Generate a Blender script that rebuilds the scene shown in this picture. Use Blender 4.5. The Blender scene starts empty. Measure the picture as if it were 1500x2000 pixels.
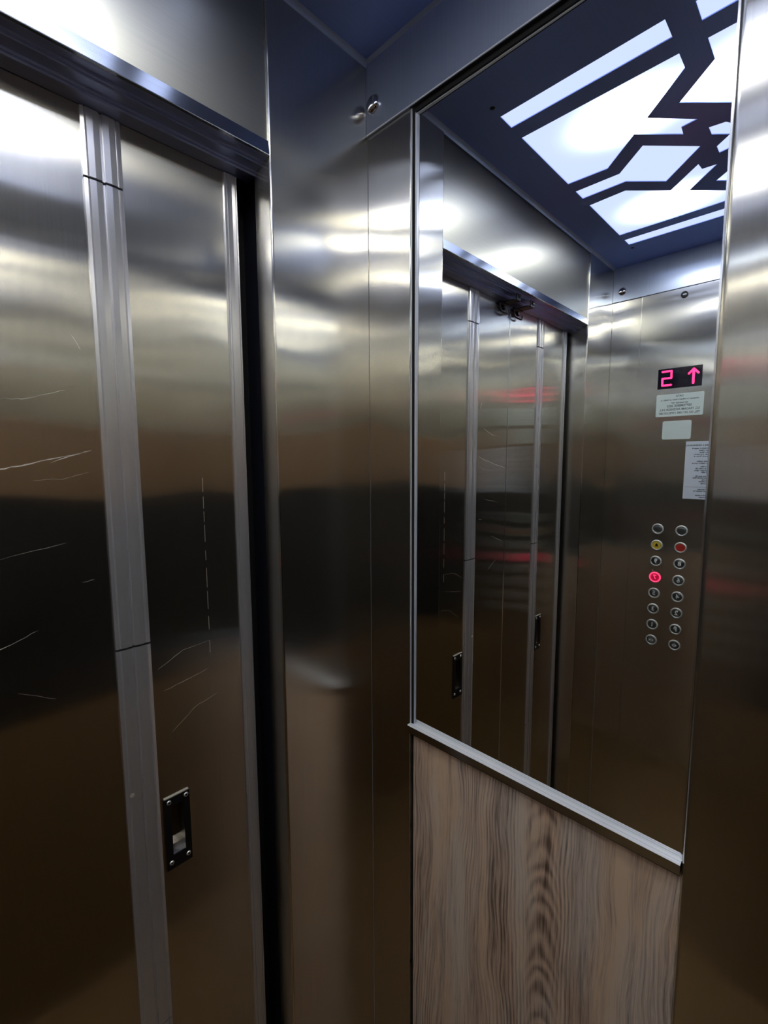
import bpy, bmesh, math, random
from mathutils import Vector, Matrix, Euler

random.seed(7)
scn = bpy.context.scene
COL = scn.collection

# ------------------------------------------------------------------ camera, world, light, exposure
ZC = 1.58                       # height of the lens above the cabin floor
CEIL = ZC + 0.635               # underside of the ceiling sheet
YAW, PITCH, ROLL = 0.7985, -0.1056, -0.0046
CAM = Vector((-0.5697, -0.5884, ZC))
LENS_PX = 909.35

cam_data = bpy.data.cameras.new('camera')
cam = bpy.data.objects.new('camera', cam_data)
COL.objects.link(cam)
F = Vector((math.sin(YAW) * math.cos(PITCH), math.cos(YAW) * math.cos(PITCH), math.sin(PITCH)))
R0 = Vector((math.cos(YAW), -math.sin(YAW), 0))
U0 = R0.cross(F)
RR = R0 * math.cos(ROLL) + U0 * math.sin(ROLL)
UU = -R0 * math.sin(ROLL) + U0 * math.cos(ROLL)
cam.matrix_world = Matrix(((RR.x, UU.x, -F.x, CAM.x), (RR.y, UU.y, -F.y, CAM.y), (RR.z, UU.z, -F.z, CAM.z), (0, 0, 0, 1)))
cam_data.sensor_fit = 'HORIZONTAL'
cam_data.sensor_width = 36
cam_data.lens = LENS_PX * 36 / 1500
cam_data.clip_start = 0.01
scn.camera = cam

world = bpy.data.worlds.new('world')
scn.world = world
world.use_nodes = True
world.node_tree.nodes['Background'].inputs[0].default_value = (0.02, 0.022, 0.028, 1)
world.node_tree.nodes['Background'].inputs[1].default_value = 1.0

LIGHT_BASE = 0.90               # brightness of the lit ceiling diffuser away from its lamps
LIGHT_HOT = 23.0                # extra brightness right under each lamp
scn.view_settings.view_transform = 'Standard'
scn.view_settings.look = 'None'
scn.view_settings.gamma = 1.0
scn.view_settings.use_curve_mapping = False
scn.view_settings.exposure = 0.5
scn.cycles.max_bounces = 14
scn.cycles.glossy_bounces = 14
scn.cycles.diffuse_bounces = 4
scn.cycles.caustics_reflective = True
scn.cycles.blur_glossy = 0.3
scn.cycles.sample_clamp_indirect = 6.0

DEPTH = -0.86                   # back wall
WIDTH = -1.1                    # wall with the buttons
DOOR_Y = 0.0574                 # face of the door leaves

# ------------------------------------------------------------------ materials
def new_mat(name):
    m = bpy.data.materials.new(name)
    m.use_nodes = True
    nt = m.node_tree
    nt.nodes.clear()
    out = nt.nodes.new('ShaderNodeOutputMaterial')
    return m, nt, out

def N(nt, kind, **kw):
    n = nt.nodes.new(kind)
    for k, v in kw.items():
        if k in n.inputs.keys():
            n.inputs[k].default_value = v
        else:
            setattr(n, k, v)
    return n

def mapped_position(nt, scale):
    g = N(nt, 'ShaderNodeNewGeometry')
    mp = N(nt, 'ShaderNodeMapping')
    mp.inputs['Scale'].default_value = scale
    nt.links.new(g.outputs['Position'], mp.inputs['Vector'])
    return mp

def brushed_steel(name, color, rough, anis, axis, wave=0.6, grain=(900, 900, 8), grain_amount=0.10, second=None):
    """Brushed stainless sheet: glossy lobe stretched across the brushing, fine grain and slow waviness of the sheet."""
    m, nt, out = new_mat(name)
    L = nt.links
    gl = N(nt, 'ShaderNodeBsdfAnisotropic')
    gl.distribution = 'GGX'
    gl.inputs['Roughness'].default_value = rough
    gl.inputs['Anisotropy'].default_value = anis
    t = N(nt, 'ShaderNodeCombineXYZ')
    t.inputs[0].default_value, t.inputs[1].default_value, t.inputs[2].default_value = axis
    L.new(t.outputs[0], gl.inputs['Tangent'])
    n1 = N(nt, 'ShaderNodeTexNoise')
    n1.inputs['Scale'].default_value = 1.0
    n1.inputs['Detail'].default_value = 2.0
    L.new(mapped_position(nt, grain).outputs[0], n1.inputs['Vector'])
    mx = N(nt, 'ShaderNodeMix', data_type='RGBA')
    mx.inputs[6].default_value = tuple(c * (1 - grain_amount) for c in color) + (1,)
    mx.inputs[7].default_value = tuple(min(1, c * (1 + grain_amount)) for c in color) + (1,)
    L.new(n1.outputs['Fac'], mx.inputs[0])
    L.new(mx.outputs[2], gl.inputs['Color'])
    n2 = N(nt, 'ShaderNodeTexNoise')
    n2.inputs['Scale'].default_value = 1.0
    n2.inputs['Detail'].default_value = 1.0
    L.new(mapped_position(nt, (3.2, 3.2, 5.0)).outputs[0], n2.inputs['Vector'])
    bp = N(nt, 'ShaderNodeBump')
    bp.inputs['Strength'].default_value = 1.0
    bp.inputs['Distance'].default_value = 0.001 * wave * 4
    L.new(n2.outputs['Fac'], bp.inputs['Height'])
    L.new(bp.outputs[0], gl.inputs['Normal'])
    if second:
        r2, f2 = second
        g2 = N(nt, 'ShaderNodeBsdfAnisotropic')
        g2.inputs['Roughness'].default_value = r2
        L.new(mx.outputs[2], g2.inputs['Color'])
        L.new(bp.outputs[0], g2.inputs['Normal'])
        ms = N(nt, 'ShaderNodeMixShader')
        ms.inputs[0].default_value = f2
        L.new(gl.outputs[0], ms.inputs[1])
        L.new(g2.outputs[0], ms.inputs[2])
        L.new(ms.outputs[0], out.inputs[0])
    else:
        L.new(gl.outputs[0], out.inputs[0])
    return m

def plain(name, color, rough=0.5, metallic=0.0, noise=0.0, noise_scale=60, emission=None, strength=1.0, spec=0.5, bump=0.0):
    m, nt, out = new_mat(name)
    L = nt.links
    p = N(nt, 'ShaderNodeBsdfPrincipled')
    p.inputs['Roughness'].default_value = rough
    p.inputs['Metallic'].default_value = metallic
    p.inputs['Specular IOR Level'].default_value = spec
    n = N(nt, 'ShaderNodeTexNoise')
    n.inputs['Scale'].default_value = noise_scale
    n.inputs['Detail'].default_value = 4
    g = N(nt, 'ShaderNodeNewGeometry')
    L.new(g.outputs['Position'], n.inputs['Vector'])
    mx = N(nt, 'ShaderNodeMix', data_type='RGBA')
    mx.inputs[6].default_value = tuple(c * (1 - noise) for c in color) + (1,)
    mx.inputs[7].default_value = tuple(min(1, c * (1 + noise)) for c in color) + (1,)
    L.new(n.outputs['Fac'], mx.inputs[0])
    L.new(mx.outputs[2], p.inputs['Base Color'])
    if bump:
        b = N(nt, 'ShaderNodeBump')
        b.inputs['Distance'].default_value = bump
        L.new(n.outputs['Fac'], b.inputs['Height'])
        L.new(b.outputs[0], p.inputs['Normal'])
    if emission:
        p.inputs['Emission Color'].default_value = tuple(emission) + (1,)
        p.inputs['Emission Strength'].default_value = strength
    L.new(p.outputs[0], out.inputs[0])
    return m

STEEL = (0.76, 0.735, 0.665)
M = {}
M['steel'] = brushed_steel('brushed_steel', STEEL, 0.155, 0.74, (0, 0, 1), wave=1.1, second=(0.4, 0.07))
M['hazed_band_steel'] = brushed_steel('hazed_band_steel', (0.70, 0.78, 1.0), 0.26, 0.5, (0, 0, 1), wave=0.8, second=(0.62, 0.35))  # blue haze over the upper cabin is mixed into this colour
M['hazed_soffit_steel'] = brushed_steel('hazed_soffit_steel', (0.55, 0.62, 0.95), 0.33, 0.3, (1, 0, 0), wave=0.3, grain=(8, 900, 900))  # bluish tint paints haze onto the soffit, the sheet itself is plain steel
M['door_steel'] = brushed_steel('door_steel', STEEL, 0.155, 0.76, (0, 0, 1), wave=1.2, second=(0.4, 0.07))
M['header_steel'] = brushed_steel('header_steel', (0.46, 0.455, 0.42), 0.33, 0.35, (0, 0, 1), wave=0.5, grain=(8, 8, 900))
M['lip_steel'] = brushed_steel('lip_steel', (0.78, 0.82, 0.88), 0.17, 0.0, (1, 0, 0), wave=0.2, grain=(20, 900, 900))
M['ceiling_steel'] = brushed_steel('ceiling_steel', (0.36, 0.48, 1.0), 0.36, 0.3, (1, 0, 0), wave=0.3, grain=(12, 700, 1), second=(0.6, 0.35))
M['mirror'] = plain('mirror_silver', (0.90, 0.925, 0.93), rough=0.0, metallic=1.0)
M['bend'] = plain('bent_sheet_edge', (0.42, 0.50, 0.72), rough=0.4, metallic=0.4)
M['satin'] = plain('satin_trim', (0.80, 0.83, 0.92), rough=0.3, metallic=0.3)
M['alu'] = plain('polished_aluminium', (0.78, 0.79, 0.80), rough=0.16, metallic=1.0, noise=0.08, noise_scale=200)
M['chrome'] = plain('chrome', (0.82, 0.82, 0.83), rough=0.07, metallic=1.0)
M['seal'] = plain('grey_hinge_strip', (0.77, 0.765, 0.80), rough=0.2, metallic=0.7, noise=0.04, noise_scale=40)
M['scratch'] = plain('bare_scratch', (0.85, 0.80, 0.72), rough=0.55, metallic=0.6)
M['black'] = plain('black_paint', (0.008, 0.008, 0.009), rough=0.28, noise=0.2)
M['dark_fill'] = plain('dark_reflection_fill', (0.006, 0.006, 0.007), rough=0.12)  # near black, made up for the dark zone the steel reflects
M['gap_steel'] = plain('dark_sheet', (0.06, 0.065, 0.10), rough=0.35, metallic=0.8)
M['brown_light'] = plain('tan_reflection_fill', (0.22, 0.13, 0.065), rough=0.5, noise=0.3, noise_scale=9)  # skin-like brown, made up for the warm smear in the steel
M['pocket'] = plain('bronze_pocket', (0.16, 0.12, 0.07), rough=0.35, metallic=0.8)
M['brown'] = plain('brown_reflection_fill', (0.17, 0.095, 0.03), rough=0.5, noise=0.3, noise_scale=9)  # brown made up for the low reflections in the steel
M['gap'] = plain('dark_gap', (0.006, 0.006, 0.007), rough=0.9)
M['plate_edge'] = plain('bare_plate_edge', (0.6, 0.57, 0.52), rough=0.4, metallic=0.5)
M['screw'] = plain('zinc_screw', (0.8, 0.78, 0.75), rough=0.3, metallic=0.7)
M['button'] = plain('button_steel', (0.82, 0.85, 0.85), rough=0.3, metallic=0.45)
M['button_face'] = plain('button_face', (0.22, 0.24, 0.24), rough=0.3, metallic=0.9)
M['legend'] = plain('button_legend', (0.95, 0.97, 0.97), rough=0.4, metallic=0.0)
M['yellow'] = plain('yellow_button', (0.75, 0.55, 0.05), rough=0.35)
M['red'] = plain('red_button', (0.5, 0.03, 0.02), rough=0.35)
M['lit_red'] = plain('lit_red_button', (0.8, 0.05, 0.15), rough=0.3, emission=(1.0, 0.05, 0.16), strength=0.95)
M['lit_red_dim'] = plain('lit_red_face', (0.6, 0.02, 0.08), rough=0.3, emission=(0.85, 0.01, 0.09), strength=0.16)
M['display'] = plain('display_glass', (0.010, 0.006, 0.018), rough=0.12)
M['led'] = plain('led_segment', (1, 0.05, 0.15), rough=0.4, emission=(1.0, 0.02, 0.13), strength=2.2)
M['sticker'] = plain('white_sticker', (0.74, 0.85, 0.84), rough=0.45, noise=0.03)
M['card'] = plain('white_card', (0.70, 0.80, 0.80), rough=0.4, noise=0.03)
M['paper'] = plain('paper', (0.72, 0.78, 0.90), rough=0.6, noise=0.03)
M['ink'] = plain('ink', (0.13, 0.17, 0.20), rough=0.7)

def wood_material():
    """Weathered flat-sawn board: straight fine grain, wandering growth lines and one cathedral figure."""
    m, nt, out = new_mat('weathered_wood_laminate')
    L = nt.links
    def math_(op, a, b=None, c=None):
        n = N(nt, 'ShaderNodeMath', operation=op)
        for i, v in enumerate((a, b, c)):
            if v is None: continue
            if isinstance(v, (int, float)): n.inputs[i].default_value = v
            else: L.new(v, n.inputs[i])
        return n.outputs[0]
    def noise(vec, detail=2.0, rough=0.5):
        n = N(nt, 'ShaderNodeTexNoise'); n.inputs['Scale'].default_value = 1.0
        n.inputs['Detail'].default_value = detail; n.inputs['Roughness'].default_value = rough
        L.new(vec, n.inputs['Vector']); return n.outputs['Fac']
    g = N(nt, 'ShaderNodeNewGeometry')
    sp = N(nt, 'ShaderNodeSeparateXYZ'); L.new(g.outputs['Position'], sp.inputs[0])
    Y, Zc = sp.outputs[1], sp.outputs[2]
    def vec(u, ku, w, kw):
        c = N(nt, 'ShaderNodeCombineXYZ'); L.new(math_('MULTIPLY', u, ku), c.inputs[0]); L.new(math_('MULTIPLY', w, kw), c.inputs[1]); return c.outputs[0]
    warp = math_('SUBTRACT', noise(vec(Y, 8.0, Zc, 2.6), 2.0), 0.5)
    warp2 = math_('SUBTRACT', noise(vec(Y, 30.0, Zc, 9.0), 1.0), 0.5)
    U = math_('ADD', Y, math_('ADD', math_('MULTIPLY', warp, 0.05), math_('MULTIPLY', warp2, 0.008)))
    # cathedral arches: parabola-shaped growth lines around y = -0.335, pointing up
    dy = math_('ADD', U, 0.335)
    arch = math_('ADD', math_('MULTIPLY', math_('MULTIPLY', dy, dy), 75.0), math_('MULTIPLY_ADD', noise(vec(Y, 20.0, Zc, 14.0), 2.0), 0.06, Zc))
    arch_line = math_('MULTIPLY_ADD', math_('SINE', math_('MULTIPLY', arch, 190.0)), 0.5, 0.5)
    amask = N(nt, 'ShaderNodeMapRange'); amask.inputs[1].default_value = 0.030; amask.inputs[2].default_value = 0.010
    L.new(math_('ABSOLUTE', dy), amask.inputs[0])
    straight = math_('MULTIPLY_ADD', math_('SINE', math_('MULTIPLY_ADD', U, 1150.0, math_('MULTIPLY', warp, 14.0))), 0.5, 0.5)
    zone = N(nt, 'ShaderNodeMapRange'); zone.inputs[1].default_value = 0.46; zone.inputs[2].default_value = 0.60
    L.new(noise(vec(U, 17.0, Zc, 0.7), 1.0), zone.inputs[0])
    lines_ = math_('MULTIPLY', straight, zone.outputs[0])
    inv = math_('SUBTRACT', 1.0, amask.outputs[0])
    lines_ = math_('ADD', math_('MULTIPLY', lines_, inv), math_('MULTIPLY', arch_line, amask.outputs[0]))
    fine = noise(vec(U, 800.0, Zc, 22.0), 2.0, 0.6)
    mid = noise(vec(U, 190.0, Zc, 5.0), 3.0, 0.6)
    broad = noise(vec(U, 34.0, Zc, 1.6), 3.0, 0.55)
    v = math_('MULTIPLY', fine, 0.34)
    v = math_('MULTIPLY_ADD', mid, 0.34, v)
    v = math_('MULTIPLY_ADD', broad, 0.52, v)
    v = math_('MULTIPLY_ADD', lines_, -0.13, v)
    cr = N(nt, 'ShaderNodeValToRGB')
    e = cr.color_ramp.elements
    e[0].position = 0.35; e[0].color = (0.13, 0.080, 0.055, 1)
    e[1].position = 0.64; e[1].color = (0.86, 0.64, 0.47, 1)
    q = cr.color_ramp.elements.new(0.44); q.color = (0.34, 0.23, 0.175, 1)
    q = cr.color_ramp.elements.new(0.53); q.color = (0.63, 0.45, 0.345, 1)
    L.new(v, cr.inputs[0])
    # grey weathering in patches
    gm = N(nt, 'ShaderNodeMapRange'); gm.inputs[1].default_value = 0.42; gm.inputs[2].default_value = 0.62; gm.inputs[4].default_value = 0.35
    L.new(noise(vec(U, 22.0, Zc, 4.0), 2.0), gm.inputs[0])
    hs = N(nt, 'ShaderNodeHueSaturation'); L.new(cr.outputs[0], hs.inputs['Color'])
    L.new(math_('SUBTRACT', 1.0, gm.outputs[0]), hs.inputs['Saturation'])
    p = N(nt, 'ShaderNodeBsdfPrincipled')
    p.inputs['Roughness'].default_value = 0.5
    p.inputs['Specular IOR Level'].default_value = 0.3
    L.new(hs.outputs[0], p.inputs['Base Color'])
    b = N(nt, 'ShaderNodeBump'); b.inputs['Distance'].default_value = 0.0007; b.inputs['Strength'].default_value = 0.6
    L.new(v, b.inputs['Height']); L.new(b.outputs[0], p.inputs['Normal'])
    L.new(p.outputs[0], out.inputs[0])
    return m
M['wood'] = wood_material()

def floor_material():
    m, nt, out = new_mat('brown_rubber_floor')
    L = nt.links
    p = N(nt, 'ShaderNodeBsdfPrincipled'); p.inputs['Roughness'].default_value = 0.55
    v = N(nt, 'ShaderNodeTexVoronoi'); v.inputs['Scale'].default_value = 160
    g = N(nt, 'ShaderNodeNewGeometry'); L.new(g.outputs['Position'], v.inputs['Vector'])
    cr = N(nt, 'ShaderNodeValToRGB')
    cr.color_ramp.elements[0].color = (0.27, 0.16, 0.06, 1); cr.color_ramp.elements[1].color = (0.15, 0.09, 0.035, 1)
    L.new(v.outputs['Distance'], cr.inputs[0]); L.new(cr.outputs[0], p.inputs['Base Color'])
    L.new(p.outputs[0], out.inputs[0])
    return m
M['floor'] = floor_material()

LAMPS = [(-0.402, -0.262), (-0.785, -0.232), (-0.425, -0.455), (-0.765, -0.500)]
def diffuser_material():
    """Opal acrylic lit from behind by four round lamps: bluish white, brighter under each lamp."""
    m, nt, out = new_mat('lit_opal_acrylic')
    L = nt.links
    em = N(nt, 'ShaderNodeEmission')
    g = N(nt, 'ShaderNodeNewGeometry')
    acc = None
    for (x, y) in LAMPS:
        d = N(nt, 'ShaderNodeVectorMath', operation='SUBTRACT'); d.inputs[1].default_value = (x, y, CEIL + 0.004)
        L.new(g.outputs['Position'], d.inputs[0])
        sc = N(nt, 'ShaderNodeVectorMath', operation='MULTIPLY'); sc.inputs[1].default_value = (1.0, 0.75, 0.0); L.new(d.outputs[0], sc.inputs[0])
        ln = N(nt, 'ShaderNodeVectorMath', operation='LENGTH'); L.new(sc.outputs[0], ln.inputs[0])
        sq = N(nt, 'ShaderNodeMath', operation='POWER'); sq.inputs[1].default_value = 2.0; L.new(ln.outputs['Value'], sq.inputs[0])
        ng = N(nt, 'ShaderNodeMath', operation='MULTIPLY'); ng.inputs[1].default_value = -1.0 / (2 * 0.030 ** 2); L.new(sq.outputs[0], ng.inputs[0])
        ex = N(nt, 'ShaderNodeMath', operation='EXPONENT'); L.new(ng.outputs[0], ex.inputs[0])
        if acc is None:
            acc = ex
        else:
            ad = N(nt, 'ShaderNodeMath', operation='ADD'); L.new(acc.outputs[0], ad.inputs[0]); L.new(ex.outputs[0], ad.inputs[1]); acc = ad
    st = N(nt, 'ShaderNodeMath', operation='MULTIPLY_ADD'); st.inputs[1].default_value = LIGHT_HOT; st.inputs[2].default_value = LIGHT_BASE
    L.new(acc.outputs[0], st.inputs[0]); L.new(st.outputs[0], em.inputs['Strength'])
    mx = N(nt, 'ShaderNodeMix', data_type='RGBA')
    mx.inputs[6].default_value = (0.58, 0.67, 1.0, 1); mx.inputs[7].default_value = (1.0, 0.97, 0.80, 1)
    cl = N(nt, 'ShaderNodeMapRange'); cl.inputs[1].default_value = 0.0; cl.inputs[2].default_value = 0.45; L.new(acc.outputs[0], cl.inputs[0])
    L.new(cl.outputs[0], mx.inputs[0]); L.new(mx.outputs[2], em.inputs['Color'])
    L.new(em.outputs[0], out.inputs[0])
    return m
M['diffuser'] = diffuser_material()

# ------------------------------------------------------------------ mesh helpers
class MB:
    def __init__(self): self.bm = bmesh.new()
    def box(self, x0, x1, y0, y1, z0, z1):
        vs = [self.bm.verts.new((x, y, z)) for x in sorted((x0, x1)) for y in sorted((y0, y1)) for z in sorted((z0, z1))]
        for f in ((0, 1, 3, 2), (4, 6, 7, 5), (0, 4, 5, 1), (2, 3, 7, 6), (0, 2, 6, 4), (1, 5, 7, 3)):
            self.bm.faces.new([vs[i] for i in f])
        return self
    def prism(self, poly, axis, a, b):
        """poly: 2-D outline; axis the extrusion axis; order of the two outline coordinates is (x,y), (y,z) or (x,z)."""
        def P(u, v, w):
            return (u, v, w) if axis == 'z' else ((w, u, v) if axis == 'x' else (u, w, v))
        A = [self.bm.verts.new(P(u, v, a)) for u, v in poly]
        B = [self.bm.verts.new(P(u, v, b)) for u, v in poly]
        n = len(poly)
        self.bm.faces.new(A); self.bm.faces.new(B[::-1])
        for i in range(n):
            self.bm.faces.new((A[i], B[i], B[(i + 1) % n], A[(i + 1) % n]))
        return self
    def lathe(self, centre, normal, profile, seg=32):
        """profile: (radius, height along normal)"""
        nrm = Vector(normal).normalized()
        q = nrm.to_track_quat('Z', 'Y')
        rings = []
        for r, h in profile:
            ring = []
            if r < 1e-6:
                v = self.bm.verts.new(Vector(centre) + q @ Vector((0, 0, h))); ring = [v] * seg
            else:
                for k in range(seg):
                    a = 2 * math.pi * k / seg
                    ring.append(self.bm.verts.new(Vector(centre) + q @ Vector((r * math.cos(a), r * math.sin(a), h))))
            rings.append(ring)
        for i in range(len(rings) - 1):
            for k in range(seg):
                vs = [rings[i][k], rings[i][(k + 1) % seg], rings[i + 1][(k + 1) % seg], rings[i + 1][k]]
                u = []
                for v in vs:
                    if v not in u: u.append(v)
                if len(u) > 2:
                    try: self.bm.faces.new(u)
                    except ValueError: pass
        return self
    def tube(self, pts, r, seg=10):
        pts = [Vector(p) for p in pts]
        prev = None; rings = []
        for i, p in enumerate(pts):
            d = (pts[min(i + 1, len(pts) - 1)] - pts[max(i - 1, 0)]).normalized()
            a = Vector((0.31, 0.93, 0.2)).cross(d).normalized() if prev is None else (prev - d * prev.dot(d)).normalized()
            prev = a; b = d.cross(a)
            rings.append([self.bm.verts.new(p + a * r * math.cos(t) + b * r * math.sin(t)) for t in [2 * math.pi * k / seg for k in range(seg)]])
        for i in range(len(rings) - 1):
            for k in range(seg):
                self.bm.faces.new((rings[i][k], rings[i][(k + 1) % seg], rings[i + 1][(k + 1) % seg], rings[i + 1][k]))
        self.bm.faces.new(rings[0][::-1]); self.bm.faces.new(rings[-1])
        return self
    def build(self, name, mat, parent=None, bevel=0.0, smooth=False, seg=2):
        bmesh.ops.recalc_face_normals(self.bm, faces=self.bm.faces)
        me = bpy.data.meshes.new(name)
        self.bm.to_mesh(me); self.bm.free()
        me.materials.append(M[mat] if isinstance(mat, str) else mat)
        o = bpy.data.objects.new(name, me)
        COL.objects.link(o)
        if parent is not None:
            o.parent = parent
            o.matrix_parent_inverse = parent_world(parent).inverted()
        if smooth:
            for p in me.polygons: p.use_smooth = True
            e = o.modifiers.new('edges', 'EDGE_SPLIT'); e.split_angle = math.radians(40)
        if bevel:
            b = o.modifiers.new('bevel', 'BEVEL'); b.width = bevel; b.segments = seg; b.limit_method = 'ANGLE'; b.angle_limit = math.radians(30)
        return o

def parent_world(p):
    m = Matrix.LocRotScale(p.location, p.rotation_euler, p.scale)
    if p.parent is not None:
        m = parent_world(p.parent) @ p.matrix_parent_inverse @ m
    return m

def tag(o, label=None, category=None, group=None, kind=None):
    if label: o['label'] = label
    if category: o['category'] = category
    if group: o['group'] = group
    if kind: o['kind'] = kind
    return o

def empty(name, loc, label=None, category=None, group=None, kind=None):
    o = bpy.data.objects.new(name, None)
    o.empty_display_size = 0.05
    o.location = loc
    COL.objects.link(o)
    return tag(o, label, category, group, kind)

def text_mesh(name, body, size, mat, matrix, parent, align='CENTER', depth=0.0002, width=None, spacing=1.0, bold=0.0):
    cu = bpy.data.curves.new(name, 'FONT')
    cu.body = body; cu.size = size; cu.align_x = align; cu.align_y = 'CENTER'
    cu.extrude = depth; cu.space_line = spacing; cu.offset = bold
    tmp = bpy.data.objects.new(name, cu)
    COL.objects.link(tmp)
    bpy.context.view_layer.update()
    dg = bpy.context.evaluated_depsgraph_get()
    me = bpy.data.meshes.new_from_object(tmp.evaluated_get(dg))
    bpy.data.objects.remove(tmp)
    if width:
        xs = [v.co.x for v in me.vertices]
        if xs and max(xs) > min(xs):
            k = width / (max(xs) - min(xs))
            for v in me.vertices: v.co.x *= k
    me.transform(matrix)
    me.materials.clear(); me.materials.append(M[mat])
    o = bpy.data.objects.new(name, me)
    COL.objects.link(o)
    o.parent = parent
    o.matrix_parent_inverse = parent_world(parent).inverted()
    return o

def rounded(y0, y1, z0, z1, r, n=5):
    pts = []
    for cy, cz, a0 in ((y1 - r, z1 - r, 0), (y0 + r, z1 - r, 90), (y0 + r, z0 + r, 180), (y1 - r, z0 + r, 270)):
        for k in range(n + 1):
            a = math.radians(a0 + 90 * k / n)
            pts.append((cy + r * math.cos(a), cz + r * math.sin(a)))
    return pts

def Z(z): return ZC + z

def fillet_corner(poly_pre, c, r, a0, a1, n=6):
    return poly_pre + [(c[0] + r * math.cos(math.radians(a0 + (a1 - a0) * k / n)), c[1] + r * math.sin(math.radians(a0 + (a1 - a0) * k / n))) for k in range(n + 1)]

# ================================================================== the cabin shell
floor = MB().box(WIDTH - 0.03, 0.03, DEPTH - 0.03, 0.12, -0.03, 0).build('floor', 'floor')
tag(floor, 'brown speckled elevator floor', 'floor', kind='structure')

# ---- front wall: two narrow return panels beside the doors, the header over them, its lip and soffit
front = empty('wall_front', (-0.545, 0, 0), 'brushed steel elevator front wall around the folding doors', 'wall', kind='structure')
def return_panel(sign, x_corner, x_edge, parent, back=0.040):
    # outline from the corner to the rounded door-side edge and back along the jamb
    s = sign
    poly = [(x_corner, 0.0)]
    r = 0.003
    for k in range(7):
        a = math.radians(90 * k / 6)
        poly.append((x_edge + s * (r - r * math.sin(a)), r - r * math.cos(a)))
    poly += [(x_edge, back), (x_edge + s * 0.010, back), (x_edge + s * 0.010, 0.014), (x_corner, 0.014)]
    return MB().prism(poly, 'z', 0.0, CEIL - 0.0).build('return_panel', 'steel', parent)
return_panel(+1, 0.0, -0.187, front)
return_panel(-1, WIDTH, -0.9035, front, 0.0720)
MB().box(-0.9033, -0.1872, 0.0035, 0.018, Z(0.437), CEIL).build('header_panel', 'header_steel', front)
MB().prism([(0.0022, Z(0.4378)), (-0.0008, Z(0.4192)), (-0.0006, Z(0.4182)), (0.004, Z(0.4182)), (0.012, Z(0.4378))], 'x', -0.9033, -0.1872).build('header_lip', 'lip_steel', front)
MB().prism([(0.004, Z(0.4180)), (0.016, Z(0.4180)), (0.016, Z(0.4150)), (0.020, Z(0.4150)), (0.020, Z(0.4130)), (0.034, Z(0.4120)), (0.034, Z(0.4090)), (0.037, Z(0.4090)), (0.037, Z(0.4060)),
            (0.0565, Z(0.4050)), (0.0565, Z(0.43)), (0.004, Z(0.43))], 'x', -0.9033, -0.1872).build('soffit', 'hazed_soffit_steel', front)
def cove(x0, x1, parent):
    pts = [(0.0005, CEIL - 0.0085), (0.0005, CEIL + 0.0), (-0.007, CEIL)]
    arc = [(-0.007 + 0.007 * math.sin(math.radians(a)), CEIL - 0.0072 + 0.007 * math.cos(math.radians(a))) for a in (10, 25, 40, 55, 70, 85)]
    return MB().prism(pts + arc, 'x', x0, x1).build('ceiling_bend', 'bend', parent, smooth=True)
cove(-1.0995, -0.0005, front)
MB().box(WIDTH, 0, 0.092, 0.10, 0, CEIL).build('shaft_backing', 'gap', front)
MB().box(-0.177, 0.0, 0.040, 0.092, 0, Z(0.44)).build('jamb_gap', 'gap_steel', front)
MB().box(WIDTH, -0.9140, 0.073, 0.092, 0, Z(0.44)).build('jamb_gap', 'gap', front)

# ---- right wall
right = empty('wall_right', (0, -0.38, 0), 'brushed steel elevator side wall holding the big mirror', 'wall', kind='structure')
MB().box(0.0, 0.014, -0.0925, -0.0002, 0.0, Z(0.5255)).build('corner_panel', 'steel', right, bevel=0.0008)
MB().prism([(-0.003, Z(0.5262)), (-0.003, CEIL), (0.014, CEIL), (0.014, Z(0.5262))], 'y', DEPTH, -0.0002).build('top_band', 'hazed_band_steel', right, bevel=0.0012)
poly = [(0.018, -0.4945), (0.000, -0.4945)]
poly += [(-0.003 + 0.003 * math.cos(math.radians(a)) - 0.0, -0.4975 + 0.003 * math.sin(math.radians(a))) for a in (90, 110, 130, 150, 170, 180)][1:]
poly = [(0.018, -0.4945), (-0.002, -0.4945), (-0.0046, -0.4955), (-0.0058, -0.4975), (-0.006, -0.500), (-0.006, DEPTH), (0.018, DEPTH)]
MB().prism(poly, 'z', 0.0, Z(0.5255)).build('column_panel', 'steel', right, smooth=True)
MB().box(0.012, 0.016, -0.4945, -0.0925, 0, Z(0.527)).build('niche_backing', 'gap', right)

MB().box(-0.0046, -0.0031, -0.4940, -0.0006, Z(0.5250), Z(0.5268)).build('band_edge', 'satin', right)
MB().box(-0.0029, 0.0110, -0.4940, -0.0926, Z(0.5254), Z(0.5261)).build('band_shadow_gap', 'gap', right)
MB().prism([(0.0, CEIL - 0.006), (0.0, CEIL), (-0.008, CEIL), (-0.0055, CEIL - 0.0012), (-0.0038, CEIL - 0.003)], 'y', DEPTH, -0.0072).build('ceiling_bend', 'bend', right, smooth=True)
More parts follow.
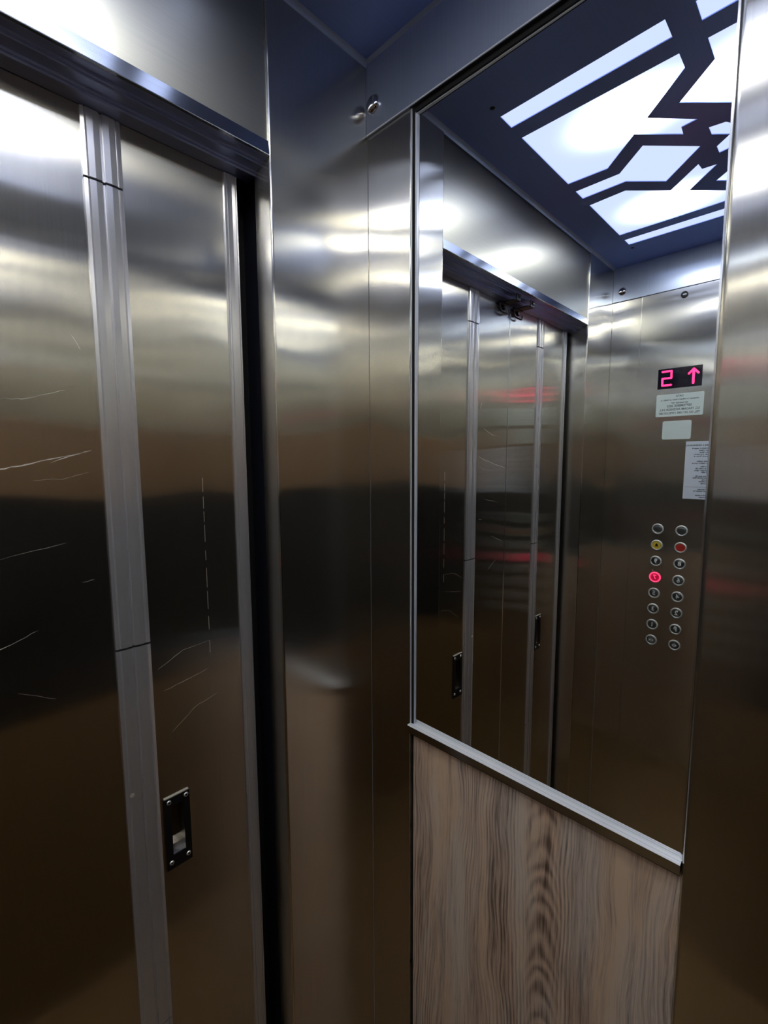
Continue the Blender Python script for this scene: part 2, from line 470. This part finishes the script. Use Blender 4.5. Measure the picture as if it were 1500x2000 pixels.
# ---- left wall (seen in the mirror)
left = empty('wall_left', (WIDTH, -0.38, 0), 'brushed steel elevator side wall behind the button panel', 'wall', kind='structure')
MB().box(WIDTH - 0.014, WIDTH, -0.0895, -0.0002, 0, Z(0.5255)).build('corner_panel', 'steel', left, bevel=0.0008)
MB().box(WIDTH - 0.014, WIDTH + 0.003, DEPTH, -0.0002, Z(0.5262), CEIL).build('top_band', 'hazed_band_steel', left, bevel=0.0012)
MB().box(WIDTH - 0.014, WIDTH, DEPTH, -0.372, Z(0.13), Z(0.5255)).build('column_panel', 'steel', left, bevel=0.0008)
MB().box(WIDTH - 0.014, WIDTH + 0.002, DEPTH, -0.372, Z(-0.10), Z(0.13)).build('added_tan_band', 'brown_light', left)  # unseen, repeats the warm band added to the back wall for reflections
MB().box(WIDTH - 0.014, WIDTH, DEPTH, -0.372, Z(-0.72), Z(-0.10)).build('added_dark_panel', 'dark_fill', left)  # unseen, added so the side column reflects a dark standing figure
MB().box(WIDTH - 0.014, WIDTH + 0.002, DEPTH, -0.372, 0.0, Z(-0.72)).build('added_brown_base', 'brown', left)  # unseen, added in brown to colour the low reflections
MB().box(WIDTH - 0.018, WIDTH - 0.006, -0.372, -0.0895, 0, Z(0.5255)).build('panel_backing', 'gap', left)

# ---- back wall (only met as blurred reflections)
back = empty('wall_back', (-0.55, DEPTH, 0), 'brushed steel elevator back wall', 'wall', kind='structure')
MB().box(WIDTH, 0, DEPTH - 0.014, DEPTH, Z(0.13), CEIL).build('back_sheet', 'steel', back)
MB().box(WIDTH, 0, DEPTH - 0.014, DEPTH + 0.002, Z(-0.10), Z(0.13)).build('added_tan_band', 'brown_light', back)  # unseen band added for a warm reflection at face height
MB().box(WIDTH, 0, DEPTH - 0.014, DEPTH, Z(-0.72), Z(-0.10)).build('added_dark_panel', 'dark_fill', back)  # unseen panel added in place of the dark-clad person behind the camera
MB().box(WIDTH, 0, DEPTH - 0.014, DEPTH + 0.002, 0.0, Z(-0.72)).build('added_brown_base', 'brown', back)  # unseen lower part added to give the doors brown reflections

# ================================================================== ceiling with its cut-outs
CX = -0.5905
def mir(p): return [(2 * CX - x, y) for x, y in p][::-1]
X_OUT0, X_OUT1, X_IN = -0.2345, -0.2745, -0.3135
Y0c, Y1c, Y2c, Y3c = -0.092, -0.3605, -0.398, -0.6670
stripA = [(X_OUT0, Y0c), (X_OUT0, Y1c), (X_OUT1, Y1c), (X_OUT1, Y0c)]
stripD = [(X_OUT0, Y2c), (X_OUT0, Y3c), (X_OUT1, Y3c), (X_OUT1, Y2c)]
bigA = [(X_IN, Y0c), (X_IN, Y1c), (-0.351, Y1c), (-0.4285, -0.283), (-0.4985, -0.349), (-0.502, -0.322), (-0.5270, -0.320), (-0.4590, -0.252), (-0.5335, -0.1765), (-0.5285, Y0c)]
bigD = [(X_IN, Y2c), (X_IN, Y3c), (-0.5285, Y3c), (-0.5335, -0.583), (-0.459, -0.507), (-0.5270, -0.438), (-0.4975, -0.4045), (-0.4290, -0.3350), (-0.3650, Y2c)]
midB = [(-0.5695, Y0c), (-0.5700, -0.1890), (-0.5060, -0.2540), (CX, -0.3360), (2 * CX + 0.5060, -0.2540), (2 * CX + 0.5700, -0.1890), (2 * CX + 0.5695, Y0c)]
midD = [(-0.5695, Y3c), (-0.5700, -0.5700), (-0.5060, -0.5050), (CX, -0.4230), (2 * CX + 0.5060, -0.5050), (2 * CX + 0.5700, -0.5700), (2 * CX + 0.5695, Y3c)][::-1]
hub = [(-0.5390, -0.3590), (-0.5665, -0.3590), (CX, -0.3840), (2 * CX + 0.5665, -0.3590), (2 * CX + 0.5390, -0.3590), (2 * CX + 0.5440, -0.3850), (-0.6150, -0.3985), (-0.5660, -0.3985), (-0.5440, -0.3850)]
HOLES = [stripA, mir(stripA), stripD, mir(stripD), bigA, mir(bigA), bigD, mir(bigD), midB, midD, hub]

def sheet_with_holes(name, mat, x0, x1, y0, y1, z, thick, holes, parent=None):
    cu = bpy.data.curves.new(name, 'CURVE')
    cu.dimensions = '2D'; cu.fill_mode = 'BOTH'; cu.extrude = thick / 2
    for loop in [[(x0, y0), (x1, y0), (x1, y1), (x0, y1)]] + holes:
        sp = cu.splines.new('POLY'); sp.points.add(len(loop) - 1)
        for i, (x, y) in enumerate(loop): sp.points[i].co = (x, y, 0, 1)
        sp.use_cyclic_u = True
    tmp = bpy.data.objects.new(name, cu); COL.objects.link(tmp)
    bpy.context.view_layer.update()
    me = bpy.data.meshes.new_from_object(tmp.evaluated_get(bpy.context.evaluated_depsgraph_get()))
    bpy.data.objects.remove(tmp)
    me.transform(Matrix.Translation((0, 0, z + thick / 2)))
    me.materials.clear(); me.materials.append(M[mat])
    o = bpy.data.objects.new(name, me); COL.objects.link(o)
    if parent is not None: o.parent = parent
    return o
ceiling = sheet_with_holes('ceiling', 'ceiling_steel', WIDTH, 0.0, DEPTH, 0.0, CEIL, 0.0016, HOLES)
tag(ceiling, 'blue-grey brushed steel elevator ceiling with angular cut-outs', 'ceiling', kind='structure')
for (x, y) in ((-0.206, -0.093), (-0.975, -0.093), (-0.206, -0.666), (-0.975, -0.666)):
    MB().lathe((x, y, CEIL), (0, 0, -1), [(0.0, 0.0012), (0.003, 0.0010), (0.0048, 0.0)], 16).build('screw', 'black', ceiling)
light = MB().box(-1.0, -0.18, -0.73, -0.05, CEIL + 0.004, CEIL + 0.008).build('ceiling_light', 'diffuser')
tag(light, 'glowing bluish white ceiling light behind angular steel cut-outs', 'ceiling light')

# ================================================================== folding doors
def door_leaf(x0, x1, parent, hole=None):
    """x0<x1; hole = (hx0,hx1,hz0,hz1) pocket for the sunken handle"""
    b = MB(); y0, y1 = DOOR_Y, DOOR_Y + 0.022; zt = Z(0.428); zb = 0.012
    if hole:
        a, c, d, e = hole
        b.box(x0, a, y0, y1, zb, zt); b.box(c, x1, y0, y1, zb, zt); b.box(a, c, y0, y1, zb, d); b.box(a, c, y0, y1, e, zt)
        b.box(a, c, y0 + 0.0215, y1, d, e)
    else:
        b.box(x0, x1, y0, y1, zb, zt)
    return b.build('door_leaf', 'door_steel', parent)

def strip_profile(x0, x1, half=False):
    """ribbed cover strip over the hinge line, (x, y) outline; y decreases towards the room"""
    if half:
        prof = [(0, 0), (0.0, .0026), (.10, .0030), (.16, .0030), (.19, .0018), (.22, .0030), (.55, .0036), (.80, .0034), (.83, .0020), (.87, .0032), (.97, .0030), (1, 0)]
    else:
        prof = [(0, 0), (.0, .0026), (.09, .0032), (.115, .0018), (.14, .0034), (.30, .0038), (.455, .0034), (.475, .0010), (.50, .0006), (.525, .0010), (.545, .0034), (.70, .0038), (.86, .0034), (.885, .0018), (.91, .0032), (1, .0026), (1, 0)]
    return [(x0 + (x1 - x0) * t, DOOR_Y - 0.0001 - h) for t, h in prof]

CUTS = [0.012, ZC - 0.8035, ZC - 0.2375, ZC + 0.3285, ZC + 0.4040]
def cover_strip(x0, x1, name, parent, half=False, cuts=True):
    g = 0.0014
    b = MB()
    if cuts:
        for i in range(4):
            b.prism(strip_profile(x0, x1, half), 'z', CUTS[i] + (g if i else 0), CUTS[i + 1] - (g if i < 3 else 0))
    else:
        b.prism(strip_profile(x0, x1, half), 'z', CUTS[0], CUTS[-1])
    o = b.build(name, 'seal', parent)
    if cuts:
        k = MB()
        for z in CUTS[1:4]: k.box(x0 + 0.0005, x1 - 0.0005, DOOR_Y - 0.0010, DOOR_Y - 0.0001, z - g, z + g)
        k.build('joint', 'gap', o)
    return o

def pull_handle(x0, x1, parent):
    za, zb = Z(-0.5775), Z(-0.4695)
    h = empty('sunken_handle', ((x0 + x1) / 2, DOOR_Y, za))
    h.parent = parent
    h.matrix_parent_inverse = parent_world(parent).inverted()
    ix0, ix1, iz0, iz1 = x0 + 0.0095, x1 - 0.0090, Z(-0.5580), Z(-0.4830)
    yf, yb = DOOR_Y - 0.0022, DOOR_Y - 0.0001
    b = MB()
    b.box(x0, ix0, yf, yb, za, zb); b.box(ix1, x1, yf, yb, za, zb); b.box(ix0, ix1, yf, yb, za, iz0); b.box(ix0, ix1, yf, yb, iz1, zb)
    b.build('handle_plate', 'black', h)
    MB().box(x0 + 0.001, x1 - 0.001, yf - 0.0001, yb, zb, zb + 0.0014).build('plate_edge', 'plate_edge', h)
    p = MB(); d = 0.018
    p.box(ix0 - .001, ix0, yb, DOOR_Y + d, iz0, iz1); p.box(ix1, ix1 + .001, yb, DOOR_Y + d, iz0, iz1)
    p.box(ix0, ix1, yb, DOOR_Y + d, iz1, iz1 + 0.001); p.box(ix0, ix1, DOOR_Y + d, DOOR_Y + d + .001, iz0, iz1)
    p.build('pocket', 'pocket', h)
    MB().prism([(yb, iz0), (DOOR_Y + 0.012, iz0 + 0.006), (DOOR_Y + d, iz0 + 0.014), (DOOR_Y + d, iz0 - 0.001), (yb, iz0 - 0.001)], 'x', ix0, ix1).build('finger_ramp', 'alu', h)
    for sx, sz in ((x0 + .0070, Z(-.4755)), (x1 - .0050, Z(-.4755)), (x0 + .0065, Z(-.5675)), (x1 - .0055, Z(-.5675))):
        s = MB().lathe((sx, yf, sz), (0, -1, 0), [(0.0, 0.0004), (0.0012, 0.0004), (0.0014, 0.0012), (0.0026, 0.0012), (0.0033, 0.0)], 20).build('screw', 'screw', h)
        s.data.materials.append(M['gap'])
        for p in s.data.polygons:
            if (Vector((sx, 0, sz)) - Vector((p.center.x, 0, p.center.z))).length < 0.00145: p.material_index = 1
    return h

def hole_for(x0, x1): return (x0 + 0.0085, x1 - 0.0080, Z(-0.5590), Z(-0.4820))
H1, H2 = (-0.3530, -0.3170), (-0.7730, -0.7370)

door1 = empty('door_1', (-0.39, DOOR_Y, 0), 'folding steel door pair beside the mirror corner', 'door', kind='structure')
leaf1 = door_leaf(-0.3580, -0.2265, door1, hole_for(*H1))
leaf2 = door_leaf(-0.5440, -0.3995, door1)
cover_strip(-0.3995, -0.3580, 'hinge_strip', door1)
cover_strip(-0.2265, -0.2070, 'edge_strip', door1, half=True, cuts=False)
pull_handle(*H1, door1)

door2 = empty('door_2', (-0.70, DOOR_Y, 0), 'folding steel door pair nearest the button panel', 'door', kind='structure')
leaf3 = door_leaf(-0.6965, -0.5460, door2)
leaf4 = door_leaf(-0.8640, -0.7315, door2, hole_for(*H2))
cover_strip(-0.7315, -0.6965, 'hinge_strip', door2)
cover_strip(-0.8840, -0.8640, 'edge_strip', door2, half=True, cuts=False)
pull_handle(*H2, door2)
# light meeting strips along the middle joint, between the two pairs
MB().box(-0.5450, -0.5437, DOOR_Y - 0.0012, DOOR_Y + 0.01, 0.012, Z(0.404)).build('meeting_edge', 'alu', door1)
MB().box(-0.5458, -0.5452, DOOR_Y - 0.0004, DOOR_Y + 0.01, 0.012, Z(0.404)).build('meeting_edge', 'gap', door2)

# worn scratches in the sheet (thin bare marks)
def scratch(pts, w, parent, y=DOOR_Y):
    pts = [(x, Z(z)) for x, z in pts]
    fine = []
    for i in range(len(pts) - 1):
        for k in range(6):
            t = k / 6
            fine.append((pts[i][0] * (1 - t) + pts[i + 1][0] * t + random.uniform(-.0003, .0003), pts[i][1] * (1 - t) + pts[i + 1][1] * t + random.uniform(-.0006, .0006)))
    fine.append(pts[-1])
    b = MB(); top = []; bot = []
    for i, (x, z) in enumerate(fine):
        ww = w * (0.35 + random.random() * 0.9) * (1 - 0.6 * abs(2 * i / (len(fine) - 1) - 1))
        if i in (0, len(fine) - 1): ww = w * .1
        top.append((x, z + ww / 2)); bot.append((x, z - ww / 2))
    b.prism(top + bot[::-1], 'y', y - 0.00012, y - 0.00002)
    return b.build('scratch', 'scratch', parent)
for pts, w in (([(-0.540, -0.012), (-0.4975, -0.0055), (-0.4704, 0.001), (-0.4107, 0.016)], .0016),
               ([(-0.452, 0.002), (-0.4107, 0.0165)], .0014),
               ([(-0.4921, 0.070), (-0.470, 0.0715), (-0.4328, 0.0848)], .0007),
               ([(-0.4997, -0.2573), (-0.4649, -0.2767)], .0005),
               ([(-0.530, -0.21), (-0.5116, -0.2028), (-0.4769, -0.190)], .0006),
               ([(-0.5045, -0.1028), (-0.4427, -0.0921)], .0004),
               ([(-0.4303, -0.1425), (-0.4168, -0.1410)], .0004),
               ([(-0.4222, 0.1478), (-0.4144, 0.1336)], .0005),
               ([(-0.470, -0.018), (-0.440, -0.017), (-0.415, -0.010)], .0004)):
    scratch(pts, w, leaf2)
for pts, w in (([(-0.3499, -0.279), (-0.315, -0.262), (-0.2751, -0.2584)], .0004),
               ([(-0.3435, -0.3121), (-0.3151, -0.3073), (-0.280, -0.300)], .0003),
               ([(-0.335, -0.375), (-0.300, -0.350), (-0.268, -0.3429)], .0003)):
    scratch(pts, w, leaf1)
def line_mark(x, za, zb, parent):
    b = MB(); z = za
    while z > zb:
        l = random.uniform(.01, .03)
        b.box(x - .00022, x + .00022, DOOR_Y - .0001, DOOR_Y - .00002, Z(z - l), Z(z)); z -= l + random.uniform(.004, .02)
    return b.build('scratch', 'scratch', parent)
line_mark(-0.2755, -0.02, -0.26, leaf1)

# paint speck on the hinge strip
MB().lathe((-0.3917, DOOR_Y - 0.0036, Z(-0.438)), (0, -1, 0), [(0, .0006), (.0020, .0005), (.0032, 0)], 14).build('paint_speck', 'plate_edge', door1)

# ================================================================== door catches under the header
def door_catch(xb, label):
    o = empty('door_catch', (xb, 0.02, Z(0.405)), label, 'door catch', 'black catches under the door header')
    b = MB()
    b.box(xb - 0.010, xb + 0.010, 0.012, 0.0145, Z(0.3985), Z(0.4148))
    b.box(xb - 0.010, xb + 0.018, 0.0145, 0.048, Z(0.3985), Z(0.4010))
    b.build('bracket', 'black', o, bevel=0.0006)
    b = MB()
    b.tube([(xb + 0.026, 0.050, Z(0.4005)), (xb + 0.026, 0.050, Z(0.384)), (xb + 0.023, 0.049, Z(0.3785)), (xb + 0.010, 0.048, Z(0.3765)), (xb - 0.006, 0.047, Z(0.3765)), (xb - 0.010, 0.047, Z(0.380)), (xb - 0.011, 0.047, Z(0.386))], 0.0022)
    b.build('hook', 'black', o, smooth=True)
    MB().box(xb - 0.010, xb + 0.028, 0.044, 0.0540, Z(0.3965), Z(0.4015)).build('hook_plate', 'black', o, bevel=0.0006)
    MB().lathe((xb + 0.008, 0.0515, Z(0.389)), (0, -1, 0), [(0, 0.006), (0.005, 0.006), (0.0065, 0.004), (0.0065, 0)], 18).build('roller', 'black', o, smooth=True)
    MB().lathe((xb, 0.012, Z(0.4075)), (0, -1, 0), [(0, 0.003), (0.0028, 0.003), (0.0034, 0.002), (0.0034, 0)], 6).build('bolt', 'chrome', o)
    return o
door_catch(-0.507, 'black metal door catch beneath header, the one towards the mirror')
door_catch(-0.577, 'black metal door catch beneath header, the one towards the button panel')

# ================================================================== mirror and wood panel
MT, MA, MBt = 0.0067, 0.0053, 0.0024
def mx(y, z): return MT + MA * y + MBt * (z - ZC)
mirror = empty('wall_mirror', (0.006, -0.295, Z(-0.456)), 'tall wall mirror with a metal bottom rail, above the wood panel', 'mirror')
b = MB()
y0, y1, z0, z1 = -0.4923, -0.1005, Z(-0.4440), Z(0.5180)
fr = [b.bm.verts.new((mx(y, z), y, z)) for y, z in ((y0, z0), (y1, z0), (y1, z1), (y0, z1))]
bk = [b.bm.verts.new((mx(y, z) + 0.004, y, z)) for y, z in ((y0, z0), (y1, z0), (y1, z1), (y0, z1))]
b.bm.faces.new(fr); b.bm.faces.new(bk[::-1])
for i in range(4): b.bm.faces.new((fr[i], bk[i], bk[(i + 1) % 4], fr[(i + 1) % 4]))
b.build('glass', 'mirror', mirror)
# left frame: narrow channel with two bright ribs
b = MB()
b.box(0.0002, 0.0115, -0.0950, -0.0930, Z(-0.4430), Z(0.5252))
b.box(0.0022, 0.0115, -0.1000, -0.0950, Z(-0.4430), Z(0.5252))
b.box(0.0042, 0.0115, -0.1014, -0.1000, Z(-0.4430), Z(0.5180))
b.build('side_frame', 'satin', mirror, bevel=0.0006)
b = MB(); b.box(0.0016, 0.0024, -0.0998, -0.0952, Z(-0.4425), Z(0.5250)).build('frame_groove', 'gap', mirror)
b = MB()
b.box(0.0050, 0.0110, -0.4923, -0.1000, Z(0.5168), Z(0.5182))
b.build('top_frame', 'satin', mirror, bevel=0.0004)
MB().box(0.0022, 0.0110, -0.4923, -0.1000, Z(0.5180), Z(0.5250)).build('frame_groove', 'gap', mirror)
# chipped bright right edge of the glass
b = MB(); z = Z(-0.4436)
zs = []
while z < Z(0.517):
    zs.append(z); z += random.uniform(.006, .02)
zs.append(Z(0.517))
out = [(-0.4936, zz) for zz in zs]
inn = [(-0.4920 + random.uniform(0, .0006), zz) for zz in zs]
b.prism(out + inn[::-1], 'x', 0.0022, 0.0072)
b.build('chipped_edge', 'alu', mirror)
# bottom rail: polished channel carrying the glass
b = MB()
b.prism([(-0.0068, Z(-0.4560)), (-0.0068, Z(-0.4440)), (-0.0056, Z(-0.4425)), (-0.0036, Z(-0.4425)), (-0.0036, Z(-0.4432)), (-0.0020, Z(-0.4432)), (-0.0020, Z(-0.4422)), (0.0000, Z(-0.4422)), (0.0000, Z(-0.4430)), (0.0075, Z(-0.4430)), (0.0075, Z(-0.4560))], 'y', -0.4935, -0.0932)
rail = b.build('bottom_rail', 'alu', mirror)
rail.data.materials.append(M['satin'])
for p in rail.data.polygons:
    if p.normal.z > 0.5: p.material_index = 1  # upward faces set brighter, painting in the light along the ledge
MB().box(-0.0020, 0.0070, -0.4930, -0.0945, Z(-0.4605), Z(-0.4560)).build('rail_foot', 'black', mirror)

wood = MB().box(0.0030, 0.0115, -0.4932, -0.0985, 0.0, Z(-0.4608)).build('wood_panel', 'wood')
tag(wood, 'grey-brown wood grain laminate panel below the mirror', 'wall panel')

# ================================================================== chrome domes on the upper bands
def dome(name, loc, normal, r, label, group):
    o = MB().lathe(loc, normal, [(0.0, r * 0.62)] + [(r * 0.93 * math.sin(math.radians(a)), r * 0.10 + r * 0.52 * math.cos(math.radians(a))) for a in range(10, 91, 8)] + [(r * 0.97, r * .10), (r, 0.0)], 40).build(name, 'chrome', None, smooth=True)
    return tag(o, label, 'wall knob', group)
dome('chrome_dome', (-0.0030, -0.0175, Z(0.5660)), (-1, 0, 0), 0.0140, 'chrome dome cap on the steel band above the mirror corner', 'chrome dome caps on the top bands')
dome('chrome_dome', (WIDTH + 0.003, -0.0290, Z(0.5570)), (1, 0, 0), 0.0125, 'chrome dome cap on the steel band above the button panel wall', 'chrome dome caps on the top bands')

# ================================================================== button panel (seen in the mirror)
PX = WIDTH + 0.003
cop = empty('control_panel', (WIDTH, -0.23, 0), 'tall brushed steel elevator button panel with red display', 'control panel')
MB().box(WIDTH - 0.004, PX, -0.3715, -0.0900, 0.004, Z(0.5252)).build('face_plate', 'steel', cop, bevel=0.0008)
def on_panel(y, z, x=PX): return Matrix(((0, 0, 1, x), (1, 0, 0, y), (0, 1, 0, z), (0, 0, 0, 1)))
disp = MB().box(PX - 0.001, PX + 0.0006, -0.2660, -0.1480, Z(0.2300), Z(0.2912)).build('display', 'display', cop, bevel=0.0004)
def stroke(pts, w, name, parent):
    """rounded strokes; pts in (right, up) metres about the display's own frame: right = +y"""
    b = MB()
    for i in range(len(pts) - 1):
        (a0, b0), (a1, b1) = pts[i], pts[i + 1]
        d = Vector((a1 - a0, b1 - b0)); n = Vector((-d.y, d.x)).normalized() * w / 2
        ang = math.atan2(n.y, n.x)
        poly = [(a0 + w / 2 * math.cos(ang + math.pi * k / 8), b0 + w / 2 * math.sin(ang + math.pi * k / 8)) for k in range(9)] + \
               [(a1 + w / 2 * math.cos(ang + math.pi + math.pi * k / 8), b1 + w / 2 * math.sin(ang + math.pi + math.pi * k / 8)) for k in range(9)]
        b.prism(poly, 'x', PX + 0.0004, PX + 0.0009 + i * 0.00002)
    return b.build(name, 'led', parent)
# digit 5: its top bar runs from the upper right (y nearer the doors) to the upper left
ya, yb_, zt_, zm_, zb_ = -0.1600, -0.1850, Z(0.2830), Z(0.2620), Z(0.2410)
stroke([(ya, zt_), (yb_ + .0, zt_), (yb_, zm_), (ya - .0008, zm_), (ya - .0012, zb_), (yb_, zb_)], 0.0056, 'digit', disp)
stroke([(-0.2437, Z(0.2400)), (-0.2437, Z(0.2810))], 0.0062, 'arrow', disp)
stroke([(-0.2315, Z(0.2690)), (-0.2437, Z(0.2820)), (-0.2560, Z(0.2690))], 0.0058, 'arrow', disp)

# key lock
lk = MB().lathe((PX, -0.2073, Z(0.5040)), (1, 0, 0), [(0, 0.0030), (0.0070, 0.0030), (0.0080, 0.0040), (0.0092, 0.0036), (0.0100, 0.0)], 32).build('key_lock', 'black', cop, smooth=True)
MB().box(PX + 0.0028, PX + 0.0046, -0.2130, -0.2030, Z(0.5022), Z(0.5060)).build('key_slot', 'satin', lk, bevel=0.0006)

YL, YR = -0.2386, -0.1722       # the two columns as met in the cabin
ROWS = [-0.2105, -0.2633, -0.3156, -0.3686, -0.4213, -0.4739, -0.5269, -0.5793]
def button(y, z, legend=None, face='button_face', ring='button', legend_mat='legend'):
    b = empty('push_button', (PX, y, z))
    b.parent = cop; b.matrix_parent_inverse = parent_world(cop).inverted()
    MB().lathe((PX, y, z), (1, 0, 0), [(0.0128, 0.0010), (0.0132, 0.0030), (0.0142, 0.0036), (0.0158, 0.0032), (0.0168, 0.0018), (0.0172, 0.0)], 36).build('ring', ring, b, smooth=True)
    MB().lathe((PX, y, z), (1, 0, 0), [(0.0, 0.0022), (0.0060, 0.0021), (0.0118, 0.0016), (0.0129, 0.0008), (0.0129, 0.0)], 36).build('face', face, b, smooth=True)
    if legend == 'bell':
        poly = [(-.0055, -.004), (-.004, -.002), (-.0035, .002), (-.002, .0048), (0, .0056), (.002, .0048), (.0035, .002), (.004, -.002), (.0055, -.004)]
        MB().prism([(y + u, z + v) for u, v in poly], 'x', PX + .0015, PX + .0027).build('bell_mark', 'gap', b)
    elif legend in ('open', 'close'):
        s = 1 if legend == 'open' else -1
        k = MB()
        for d in (-1, 1):
            c = y + d * .0042
            k.prism([(c + s * d * .0030, z), (c - s * d * .0022, z + .0045), (c - s * d * .0022, z - .0045)], 'x', PX + .0015, PX + .0027)
        k.box(PX + .0015, PX + .0027, y - .0006, y + .0006, z - .0062, z + .0062)
        k.build('arrow_mark', legend_mat, b)
    elif legend:
        text_mesh('legend', legend, 0.0185, legend_mat, on_panel(y, z, PX + 0.0024), b, depth=0.0004, bold=0.0004)
    return b
labels_left = [None, 'STOP', '8', '6', '4', '2', 'P', 'open']
labels_right = [None, 'bell', '9', '7', '5', '3', '1', 'close']
for i, zr in enumerate(ROWS):
    t = labels_left[i]
    if t == 'STOP': o = button(YL, Z(zr), None, face='red')
    else: o = button(YL, Z(zr), t)
    t = labels_right[i]
    if t == 'bell': o2 = button(YR, Z(zr), 'bell', face='yellow'); o2['label'] = 'yellow alarm button with a bell mark'
    elif t == '7': o2 = button(YR, Z(zr), '7', face='lit_red_dim', ring='lit_red', legend_mat='lit_red'); o2['label'] = 'push button lit bright red'
    else: o2 = button(YR, Z(zr), t)
    if labels_left[i] == 'STOP': o['label'] = 'red stop button'

# notices stuck on the panel
def lines(parent, rows, y_c, x=PX + 0.0006, bold=0.00022):
    for row in rows:
        zz, t, sz = row[:3]
        text_mesh('text_line', t, sz, 'ink', on_panel(y_c, Z(zz), x), parent, align='CENTER', depth=0.00006, width=row[3] if len(row) > 3 else None, bold=bold)
st = MB().prism(rounded(-0.2740, -0.1474, Z(0.1442), Z(0.2127), 0.003), 'x', PX, PX + 0.0005).build('inspection_sticker', 'sticker')
tag(st, 'white printed inspection sticker directly below the red display', 'sticker')
lines(st, [(0.2052, 'DATA', 0.0085, 0.0195), (0.1950, 'urmatoarei verificari tehnice periodice, a', 0.0070, 0.102), (0.1852, 'ascensorului este:', 0.0075, 0.046),
           (0.1757, 'SEPTEMBRIE 2025', 0.0098, 0.066), (0.1650, 'S.C. TRAGAMI ASCENSOR S.R.L.', 0.0088, 0.108), (0.1540, 'TEL. 021.337.1085 / 0722.337.087', 0.0082, 0.110)], -0.2107)
cd = MB().prism(rounded(-0.2462, -0.1688, Z(0.0735), Z(0.1303), 0.005), 'x', PX, PX + 0.0016).build('blank_card', 'card')
tag(cd, 'blank white rounded card between the sticker and the paper notice', 'card')
pp = MB().box(PX, PX + 0.0004, -0.3600, -0.2352, Z(-0.1095), Z(0.0655)).build('paper_notice', 'paper')
tag(pp, 'tall white paper notice with rows of small print, cut by the mirror edge', 'notice')
rows = [(0.053, 'INSTRUCTIUNI DE FOLOSIRE A ASCENSORULUI', 0.0060), (0.044, 'Apasati butonul etajului dorit si asteptati', 0.0056), (0.038, 'inchiderea usilor cabinei', 0.0056), (0.032, 'Nu fortati usile cabinei', 0.0056),
        (0.026, 'Sarcina maxima admisa 4 persoane', 0.0058), (0.020, 'In caz de blocare apasati alarma si', 0.0058), (0.005, 'Este interzis accesul copiilor', 0.0056), (-0.001, 'neinsotiti de persoane adulte la urcare', 0.0056),
        (-0.011, 'Nu fumati in cabina', 0.0056), (-0.017, 'Pastrati curatenia in cabina lift', 0.0056), (-0.023, 'Respectati sarcina maxima afisata', 0.0056), (-0.028, 'Nu blocati usile', 0.0056),
        (-0.040, 'Telefon urgente non stop lift', 0.0056), (-0.045, 'In caz de incendiu nu folositi liftul', 0.0058), (-0.051, 'Folositi scarile', 0.0056), (-0.056, 'Va multumim pentru', 0.0056), (-0.062, 'intelegere si grija', 0.0056),
        (-0.080, 'Administratia blocului', 0.0056), (-0.085, 'Firma de intretinere ascensoare', 0.0056), (-0.098, 'Verificat si autorizat tehnic', 0.0056), (-0.104, 'conform normelor', 0.0056)]
lines(pp, rows, -0.2980, x=PX + 0.0005, bold=0.0003)
MB().box(PX + 0.0004, PX + 0.00055, -0.3560, -0.2400, Z(-0.0735), Z(-0.0727)).build('rule', 'ink', pp)
